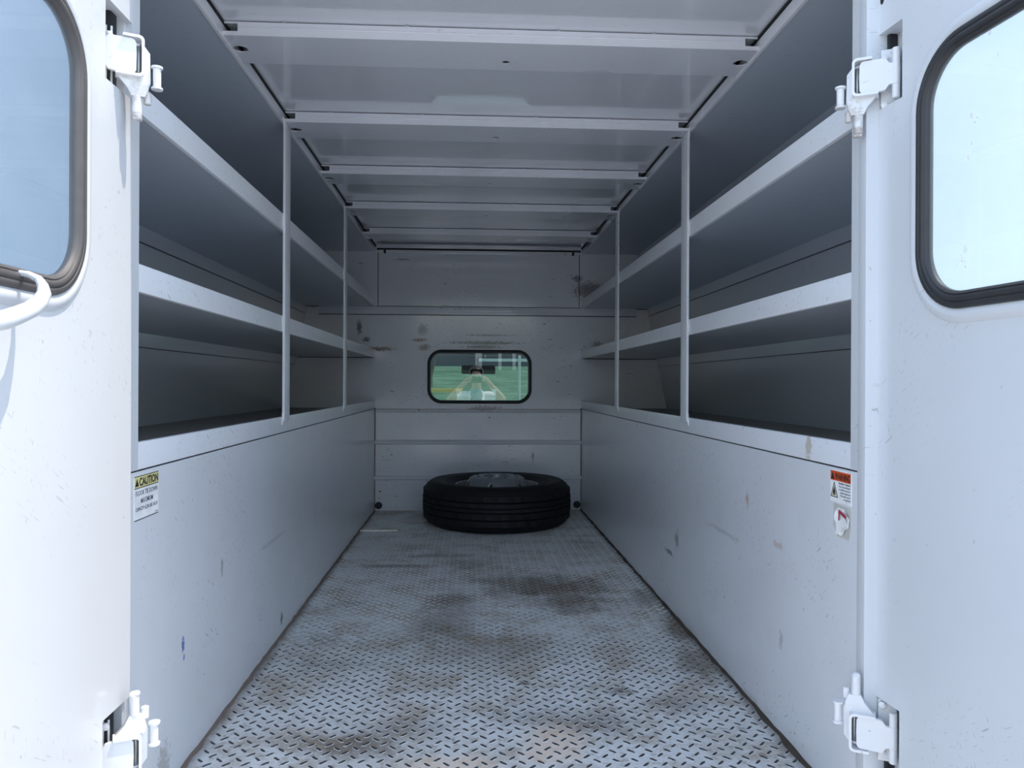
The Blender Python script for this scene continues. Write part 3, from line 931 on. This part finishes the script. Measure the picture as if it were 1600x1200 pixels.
tn = empty('torn_sticker', (XA, 1.331, 0.503))
tag(tn, 'torn crumpled round sticker remnant with a red mark below the WARNING sticker', 'sticker')
plate('glue_patch', [(-0.033, 0.028), (0.030, 0.026), (0.031, -0.006), (0.024, -0.030), (-0.018, -0.031), (-0.034, -0.012)], [], xr_of(0), 0.0003, M_glue, tn)
bm = bmesh.new()
rg = []
for k in range(22):
    an = 2 * math.pi * k / 22
    rr = 0.0275 * (1 + 0.09 * math.sin(3 * an + 1) + random.uniform(-0.06, 0.05))
    if -1.1 < math.atan2(math.sin(an), math.cos(an)) < -0.3:
        rr *= 0.80
    rg.append([bm.verts.new((-(0.0006 + random.uniform(0, 0.0035) * f), -rr * f * math.cos(an), rr * f * 0.92 * math.sin(an) - 0.001)) for f in (1.0, 0.66, 0.33)])
cc = bm.verts.new((-0.003, 0, 0))
for k in range(22):
    a, b = rg[k], rg[(k + 1) % 22]
    for i in range(2):
        bm.faces.new((a[i], b[i], b[i + 1], a[i + 1]))
    bm.faces.new((a[2], b[2], cc))
from_bm('torn_paper', bm, M_vinyl, tn)
plate('folded_flap', [(-0.018, -0.028), (0.024, -0.004), (0.014, 0.010), (-0.012, -0.004)], [], xr_of(0.004), 0.0006, M_vinyl, tn)
plate('red_mark', [(-0.006, 0.020), (0.020, 0.012), (0.022, 0.006), (-0.002, 0.013), (-0.003, 0.000), (-0.007, 0.000)], [], xr_of(0.0045), 0.0003, M_red, tn)

# ------------------------------------------------------------------ spare wheel
M_tire = simple('tire_rubber', (0.006, 0.007, 0.010), 0.62, 0.0, 0.4)
M_tire_dusty = simple('tire_sidewall', (0.022, 0.021, 0.021), 0.6)
M_rim = simple('grey_steel_rim', (0.30, 0.31, 0.32), 0.4, 0.3)
sw = empty('spare_wheel', (0.093, 4.127, 0.0))
tag(sw, 'black spare truck wheel lying flat on the floor at the far wall', 'wheel')
TW = 0.232
R = 0.395
prof = [(0.222, 0.030), (0.240, 0.020), (0.285, 0.006), (0.325, 0.001), (0.350, 0.006), (0.372, 0.022), (0.386, 0.040)]
rib = []
for i, (za, zb) in enumerate(((0.042, 0.070), (0.078, 0.106), (0.114, 0.128), (0.136, 0.156), (0.164, 0.192))):
    rr = 0.390 + 0.006 * (1 - ((0.5 * (za + zb) - TW / 2) / 0.08) ** 2)
    rib += [(rr - 0.009, za - 0.003), (rr, za), (rr, zb), (rr - 0.009, zb + 0.003)]
prof += rib
prof += [(0.386, 0.194), (0.374, 0.212), (0.356, 0.226), (0.330, 0.232), (0.300, 0.229), (0.262, 0.219), (0.236, 0.208), (0.222, 0.200)]
ribset = {i for i, p in enumerate(prof) if 0.388 < p[0]}


def tread(i, j, r, z):
    if i in ribset:
        ph = (j + int(z * 300)) % 5
        return r - (0.006 if ph == 0 else 0.0)
    return r


tire = lathe('tire', prof, M_tire, sw, 170, rad_fn=tread, auto=28)
for rr, zz in ((0.345, 0.2295), (0.275, 0.2235)):
    lathe('sidewall_ring', [(rr - 0.003, zz - 0.002), (rr, zz + 0.0022), (rr + 0.003, zz - 0.002)], M_tire_dusty, tire, 96)
rim = lathe('rim', [(0.226, 0.204), (0.222, 0.209), (0.214, 0.207), (0.208, 0.190), (0.203, 0.150), (0.200, 0.100), (0.203, 0.060), (0.214, 0.026), (0.224, 0.026), (0.222, 0.034), (0.228, 0.06), (0.228, 0.19)],
      M_rim, sw, 72, closed=True)
# dished disc: raised crown with hand holes and a centre bore
bm = bmesh.new()
N = 96
dp = [(0.203, 0.150), (0.192, 0.158), (0.178, 0.172), (0.168, 0.196), (0.158, 0.222), (0.146, 0.240), (0.130, 0.248), (0.100, 0.251), (0.082, 0.252), (0.074, 0.249), (0.071, 0.238), (0.070, 0.16)]
rings = [[bm.verts.new((r * math.cos(2 * math.pi * j / N), r * math.sin(2 * math.pi * j / N), z)) for r, z in dp] for j in range(N)]
for j in range(N):
    a, b = rings[j], rings[(j + 1) % N]
    handhole = (j % 16) in (3, 4, 5)
    for i in range(len(dp) - 1):
        if handhole and i in (1, 2):
            continue
        if (j % 16) == 4 and i == 3:
            continue
        bm.faces.new((a[i], a[i + 1], b[i + 1], b[i]))
disc = from_bm('wheel_disc', bm, M_rim, sw, auto=40)
sol = disc.modifiers.new('thickness', 'SOLIDIFY')
sol.thickness = 0.005
sol.offset = -1
for k in range(8):
    an = 2 * math.pi * (k + 0.5) / 8
    o = lathe('stud_hole', [(0, 0.0012), (0.008, 0.0012), (0.0095, 0)], M_seam, sw, 12)
    o.location = (0.108 * math.cos(an), 0.108 * math.sin(an), 0.2505)
    o.parent = disc
lathe('valve_stem', [(0, 0.03), (0.003, 0.03), (0.004, 0.02), (0.004, 0)], M_rubber, rim, 10).location = (-0.195, -0.02, 0.17)

# ------------------------------------------------------------------ outside: ground, cab and street seen through the window
M_asph = NT('sunlit_concrete')
_n = M_asph.noise(1.3, 5, 0.6)
_f = M_asph.noise(60, 3, 0.6)
_c = M_asph.mix(M_asph.ramp(_n, 0.3, 0.7), (0.52, 0.515, 0.51), (0.45, 0.446, 0.44))
_c = M_asph.mix(M_asph.ramp(_f, 0.4, 0.7, 0, 0.3), _c, (0.22, 0.21, 0.20))
M_asph.principled(_c, 0.8)
M_asph = M_asph.m
ground = box('ground', -60, 60, -60, 30, -0.86, -0.80, M_asph)
tag(ground, 'sunlit pale concrete lot around the truck', 'ground', kind='structure')

M_trim = simple('cab_grey_trim', (0.09, 0.09, 0.10), 0.6)
M_head = simple('cab_headliner', (0.16, 0.155, 0.17), 0.8)
cab = empty('truck_cab', (0, 4.7, 0))
tag(cab, 'truck cab seen through the small window in the far wall', 'truck cab')
PK = lambda o: PC(o, cab, (0, 4.7, 0))
PK(plate('rear_wall', [(-0.95, -0.4), (0.95, -0.4), (0.95, 1.05), (-0.95, 1.05)], [rrect(-0.42, 0.46, 0.50, 0.97, 0.06)], lambda a, b, t: (a, 4.70 + t, b), 0.03, M_trim))
PK(box('roof', -0.9, 0.9, 4.70, 6.05, 1.02, 1.06, M_body, None, 0.01))
PK(box('headliner', -0.88, 0.88, 4.74, 5.95, 0.985, 1.018, M_head))
PK(box('windshield_header', -0.85, 0.85, 5.92, 6.06, 0.968, 1.01, M_head, None, 0.01))
for s in (-1, 1):
    bm = bmesh.new()
    tube_bm(bm, [(s * 0.80, 6.0, 0.97), (s * 0.90, 6.7, 0.36)], 0.045, 10)
    PK(from_bm('pillar', bm, M_head, auto=40))
    PK(box('door_side', s * 0.92, s * 0.97, 4.70, 6.6, -0.4, 0.42, M_body, None, 0.02))
PK(box('dashboard', -0.9, 0.9, 6.2, 6.75, 0.10, 0.40, M_trim, None, 0.04))
PK(box('hood', -0.85, 0.85, 6.75, 8.0, 0.05, 0.36, M_body, None, 0.06))
bm = bmesh.new()
vs = [bm.verts.new(v) for v in ((-0.82, 6.0, 0.95), (0.82, 6.0, 0.95), (0.90, 6.72, 0.36), (-0.90, 6.72, 0.36))]
bm.faces.new(vs)
PK(from_bm('windshield', bm, glass('windshield_glass', (0.86, 0.95, 0.92), 0.8)))
mr = PK(box('mirror', -0.118, 0.142, 5.86, 5.885, 0.817, 0.885, M_rubber, None, 0.012))
tube('mirror_stem', [(0.01, 5.885, 0.85), (0.01, 5.93, 0.90), (0.01, 5.96, 0.94)], 0.008, M_rubber, mr)

M_grass = NT('lawn')
_g = M_grass.noise(0.5, 5, 0.65)
_g2 = M_grass.noise(2.5, 4, 0.7, stretch=(0.15, 1.5, 1.5))
_c = M_grass.mix(M_grass.ramp(_g, 0.3, 0.7), (0.03, 0.075, 0.035), (0.07, 0.12, 0.06))
_c = M_grass.mix(M_grass.ramp(_g2, 0.45, 0.65, 0, 0.8), _c, (0.17, 0.22, 0.17))
M_grass.principled(_c, 0.9)
M_grass = M_grass.m
bm = bmesh.new()
prof = [(30, -0.86), (30, -0.55), (31, -0.5), (40, -0.2), (46, 0.6), (52, 1.6), (60, 2.1), (90, 2.4), (90, -0.9)]
L_ = [bm.verts.new((-45, y, z)) for y, z in prof]
R_ = [bm.verts.new((45, y, z)) for y, z in prof]
for i in range(len(prof) - 1):
    bm.faces.new((L_[i], L_[i + 1], R_[i + 1], R_[i]))
bank = from_bm('grass_bank', bm, M_grass)
tag(bank, 'green grassy bank beyond the truck seen through the small window', 'lawn', kind='structure')
M_yelp = simple('yellow_paint', (0.32, 0.26, 0.07), 0.6)
kb = box('yellow_curb', -9, -0.3, 29.6, 29.8, 0.40, 0.56, M_yelp, None, 0.03)
kb.location = (0, 0, -0.0)
PCk = box('curb_post', -8.7, -8.5, 29.7, 29.85, -0.80, 0.32, M_yelp, kb)
box('curb_post', -1.9, -1.75, 29.64, 29.76, -0.80, 0.32, M_yelp, kb)
tag(kb, 'low yellow barrier rail outside seen through the small window', 'barrier')
M_bld = simple('building_white', (0.42, 0.41, 0.40), 0.7)
M_bdark = simple('building_dark_pane', (0.05, 0.055, 0.06), 0.3)  # dark tone of the building's window panes
bl = empty('building', (0, 66, 2.6))
tag(bl, 'building front with white columns and dark windows beyond the grass', 'building')
PB = lambda o: PC(o, bl, (0, 66, 2.6))
PB(box('wall', -16, 18, 66, 70, 1.9, 7.5, simple('building_grey', (0.075, 0.075, 0.085), 0.7)))
for x in (-7.0, 9.0):
    PB(box('column', x - 0.45, x + 0.45, 64.9, 65.7, 1.9, 6.6, M_bld, None, 0.04))
PB(box('canopy', -16, 18, 64.4, 66, 6.6, 7.1, M_bld))
for x in (-4.4, 1.3, 6.6):
    w_ = PB(box('window', x - 1.2, x + 1.2, 65.9, 66.02, 3.0, 5.4, M_bdark))
    bx_ = box('window_frame', x - 0.04, x + 0.04, 65.85, 65.9, 3.0, 5.4, M_bld)
    bx_.parent = w_
bk = empty('added_dark_building', (0, -24, -0.8))  # building added behind the camera to darken the window's reflection
tag(bk, 'added dark building with white columns behind the camera, mirrored in the small far window', 'building')
PO = lambda o: PC(o, bk, (0, -24, -0.8))
PO(box('wall', -5, 5.5, -29, -24, -0.8, 3.2, simple('painted_shade_wall', (0.055, 0.05, 0.05), 0.8)))  # near-black wall colour stands in for shade
for x in (-4.2, 0.05, 0.95, 1.55, 4.6):
    PO(box('column', x - (0.14 if x == 0.05 else 0.07), x + (0.14 if x == 0.05 else 0.07), -23.6, -23.4, 0.9, 3.0, M_bld, None, 0.02))
PO(box('planter_wall', -5, 5.5, -23.7, -23.2, -0.8, 0.9, simple('dark_hedge_green', (0.035, 0.06, 0.035), 0.9)))
PO(box('canopy', -5.2, 5.7, -24, -22.9, 3.0, 3.2, simple('canopy_grey', (0.2, 0.2, 0.2), 0.7)))
M_pole = simple('galvanised_pole', (0.45, 0.48, 0.46), 0.5)
sgn = empty('sign_post', (2.55, 40, -0.3))
tag(sgn, 'thin grey sign post on the grass outside the window', 'post')
tube('pole', [(0, 0, 0), (0, 0, 2.7)], 0.07, M_pole, sgn, 10)
box('crossbar', -2.2, 0.9, -0.05, 0.05, 2.2, 2.35, M_pole, sgn)
M_bark = simple('bark', (0.10, 0.08, 0.065), 0.9)
M_leaf = simple('tree_leaves', (0.07, 0.13, 0.04), 0.8)
tr = empty('tree', (-2.3, 44, 0.3))
tag(tr, 'forked tree standing on the grass bank outside the window', 'tree')
bm = bmesh.new()
tube_bm(bm, [(0, 0, 0), (0.02, 0, 0.8), (-0.25, 0.1, 2.0), (-0.7, 0.2, 3.6)], [0.17, 0.13, 0.09, 0.05], 8)
tube_bm(bm, [(0.02, 0, 0.75), (0.30, 0.1, 2.0), (0.6, 0, 3.6)], [0.11, 0.08, 0.05], 8)
from_bm('trunk', bm, M_bark, tr, auto=60)
bm = bmesh.new()
for _ in range(700):
    c = Vector((random.gauss(0, 1.1), random.gauss(0, 1.0), 4.2 + random.gauss(0, 0.6)))
    u = Vector((random.uniform(-1, 1), random.uniform(-1, 1), random.uniform(-1, 1))).normalized() * 0.14
    v = u.cross(Vector((random.uniform(-1, 1), random.uniform(-1, 1), 1))).normalized() * 0.07
    bm.faces.new([bm.verts.new(c + u), bm.verts.new(c + v), bm.verts.new(c - u), bm.verts.new(c - v)])
fo = from_bm('foliage', bm, M_leaf, tr)
fo['kind'] = 'stuff'

# ------------------------------------------------------------------ photographer, mirrored in the front window
M_skin = simple('skin', (0.46, 0.27, 0.19), 0.55)
M_shirt = NT('white_striped_shirt')
_w = M_shirt.n('ShaderNodeTexWave', wave_type='BANDS', bands_direction='X')
_w.inputs['Scale'].default_value = 14
_w.inputs['Distortion'].default_value = 1.2
M_shirt.l(M_shirt.pos, _w.inputs['Vector'])
M_shirt.principled(M_shirt.mix(M_shirt.ramp(_w.outputs['Fac'], 0.55, 0.9), (0.88, 0.88, 0.89), (0.66, 0.67, 0.72)), 0.8)
M_shirt = M_shirt.m
M_tee = simple('grey_blue_cloth', (0.20, 0.26, 0.34), 0.85)
M_jean = simple('dark_trousers', (0.05, 0.06, 0.09), 0.85)
M_hair = simple('dark_hair', (0.035, 0.025, 0.02), 0.5)
M_phone = simple('black_phone', (0.015, 0.015, 0.018), 0.25)


def skin_mesh(verts, edges, radii, root, sub=2):
    me = bpy.data.meshes.new('skinned')
    me.from_pydata(verts, edges, [])
    ob = bpy.data.objects.new('skinned', me)
    COL.objects.link(ob)
    md = ob.modifiers.new('skin', 'SKIN')
    md.use_smooth_shade = True
    sv = me.skin_vertices[0].data
    for i, r in enumerate(radii):
        sv[i].radius = r if isinstance(r, tuple) else (r, r)
        sv[i].use_root = (i == root)
    ob.modifiers.new('sub', 'SUBSURF').levels = sub
    bpy.context.view_layer.update()
    out = bpy.data.meshes.new_from_object(ob.evaluated_get(bpy.context.evaluated_depsgraph_get()))
    bpy.data.objects.remove(ob)
    return out


PX, PY, PZ = -0.02, -0.36, -0.80
V, Ed, Rd = [], [], []


def jv(p, r, parent=None):
    V.append((PX + p[0], PY + p[1], PZ + p[2]))
    Rd.append(r)
    if parent is not None:
        Ed.append((parent, len(V) - 1))
    return len(V) - 1


pel = jv((0, -0.04, 0.86), (0.155, 0.105))
waist = jv((0, -0.03, 1.00), (0.135, 0.095), pel)
chest = jv((0, 0.03, 1.13), (0.165, 0.150), waist)
upch = jv((0, -0.03, 1.31), (0.130, 0.060), chest)
neck = jv((0, 0.0, 1.395), (0.056, 0.058), upch)
chin = jv((0, 0.05, 1.475), (0.060, 0.068), neck)
face = jv((0, 0.06, 1.545), (0.074, 0.092), chin)
crown = jv((0, 0.045, 1.635), (0.066, 0.082), face)
for s, elb, hand in ((1, (0.335, 0.12, 1.275), (0.135, 0.315, 1.500)), (-1, (-0.345, 0.10, 1.25), (-0.130, 0.315, 1.495))):
    sh = jv((s * 0.175, 0.0, 1.325), 0.066, upch)
    ua = jv((s * 0.255, 0.06, 1.30), 0.052, sh)
    el = jv(elb, 0.043, ua)
    mid = tuple(elb[i] * 0.45 + hand[i] * 0.55 for i in range(3))
    fa = jv(mid, 0.038, el)
    wr = jv(hand, 0.026, fa)
    pm = jv((hand[0] - s * 0.025, hand[1] + 0.012, hand[2] + 0.035), (0.020, 0.032), wr)
    # five fingers curling round the phone end
    for k, (dz, ln_) in enumerate(((0.050, 1.0), (0.034, 1.08), (0.016, 1.0), (-0.002, 0.85))):
        a = jv((hand[0] - s * 0.034, hand[1] + 0.026, hand[2] + 0.012 + dz * 0.8), 0.0095, pm)
        b = jv((hand[0] - s * (0.040 + 0.010 * ln_), hand[1] + 0.044, hand[2] + 0.010 + dz), 0.0085, a)
        jv((hand[0] - s * (0.046 + 0.028 * ln_), hand[1] + 0.046, hand[2] + 0.008 + dz), 0.0075, b)
    t1 = jv((hand[0] - s * 0.030, hand[1] - 0.004, hand[2] + 0.010), 0.011, wr)
    jv((hand[0] - s * 0.062, hand[1] - 0.006, hand[2] + 0.012), 0.009, t1)
for s in (1, -1):
    hip = jv((s * 0.095, -0.04, 0.80), 0.095, pel)
    kn = jv((s * 0.11, -0.02, 0.46), 0.062, hip)
    cf = jv((s * 0.112, -0.04, 0.30), 0.056, kn)
    an = jv((s * 0.115, -0.05, 0.085), 0.038, cf)
    he = jv((s * 0.118, -0.02, 0.045), (0.04, 0.04), an)
    jv((s * 0.135, 0.12, 0.032), (0.042, 0.028), he)
bme = skin_mesh(V, Ed, Rd, pel)
person = link('person', bme)
for m_ in (M_skin, M_shirt, M_tee, M_jean, M_rubber):
    bme.materials.append(m_)
for p in bme.polygons:
    c = p.center
    x, y, z = c.x - PX, c.y - PY, c.z - PZ
    p.use_smooth = True
    mi = 0
    if z < 0.08:
        mi = 4
    elif z < 0.93:
        mi = 3
    elif z < 1.41 and abs(x) < 0.235:
        mi = 1
        if y > 0.0 and abs(x) < 0.07 and z > 1.20 + abs(x):
            mi = 2
    p.material_index = mi
mn = min(v.co.z for v in bme.vertices)
for v in bme.vertices:
    v.co.z += -0.80 - mn if v.co.z < -0.5 else 0
tag(person, 'person in a white open shirt holding up a phone, mirrored in the small far window', 'person')
# hair cap, facial features
bm = bmesh.new()
bmesh.ops.create_icosphere(bm, subdivisions=3, radius=1.0)
for v in bm.verts:
    v.co = Vector((v.co.x * 0.090 + random.uniform(-.002, .002), v.co.y * 0.108 - 0.005, v.co.z * 0.088 + random.uniform(-.002, .002)))
bmesh.ops.delete(bm, geom=[v for v in bm.verts if v.co.y > 0.062 and v.co.z < 0.03 or v.co.z < -0.055], context='VERTS')
hair = from_bm('hair', bm, M_hair, None, True)
hair.location = (PX, PY + 0.045, PZ + 1.605)
hair.parent = person
for s in (-1, 1):
    ey_ = lathe('eye', [(0, 0.004), (0.007, 0.003), (0.012, 0)], M_seam, None, 12)
    ey_.matrix_world = Matrix.Translation((PX + s * 0.031, PY + 0.148, PZ + 1.560)) @ Matrix.Rotation(math.radians(-90), 4, 'X')
    ey_.parent = person
    er = lathe('ear', [(0, 0.012), (0.016, 0.009), (0.026, 0)], M_skin, None, 12)
    er.matrix_world = Matrix.Translation((PX + s * 0.074, PY + 0.055, PZ + 1.545)) @ Matrix.Rotation(math.radians(90 * s), 4, 'Y')
    er.parent = person
nz = tube('nose', [(PX, PY + 0.146, PZ + 1.560), (PX, PY + 0.162, PZ + 1.535), (PX, PY + 0.166, PZ + 1.523), (PX, PY + 0.148, PZ + 1.517)], [0.006, 0.010, 0.013, 0.010], M_skin, person, 10)
mo = tube('mouth', [(PX - 0.024, PY + 0.131, PZ + 1.487), (PX, PY + 0.137, PZ + 1.488), (PX + 0.024, PY + 0.131, PZ + 1.487)], [0.003, 0.0055, 0.003], simple('lips', (0.38, 0.13, 0.11), 0.5), person, 8)

ph = empty('smartphone', (-0.018, -0.020, 0.722))
tag(ph, 'black smartphone held sideways by the mirrored person', 'phone')
plate('phone_body', rrect(-0.077, 0.077, -0.038, 0.038, 0.010, 6), [], lambda a, b, t: (a, t - 0.004, b), 0.008, M_phone, ph)
plate('screen', rrect(-0.073, 0.073, -0.034, 0.034, 0.007, 5), [], lambda a, b, t: (a, -0.0045 - t, b), 0.0004, simple('screen_glass', (0.02, 0.025, 0.03), 0.1), ph)
plate('camera_bump', rrect(-0.070, -0.040, 0.004, 0.034, 0.007, 5), [], lambda a, b, t: (a, 0.004 + t, b), 0.0015, M_phone, ph)
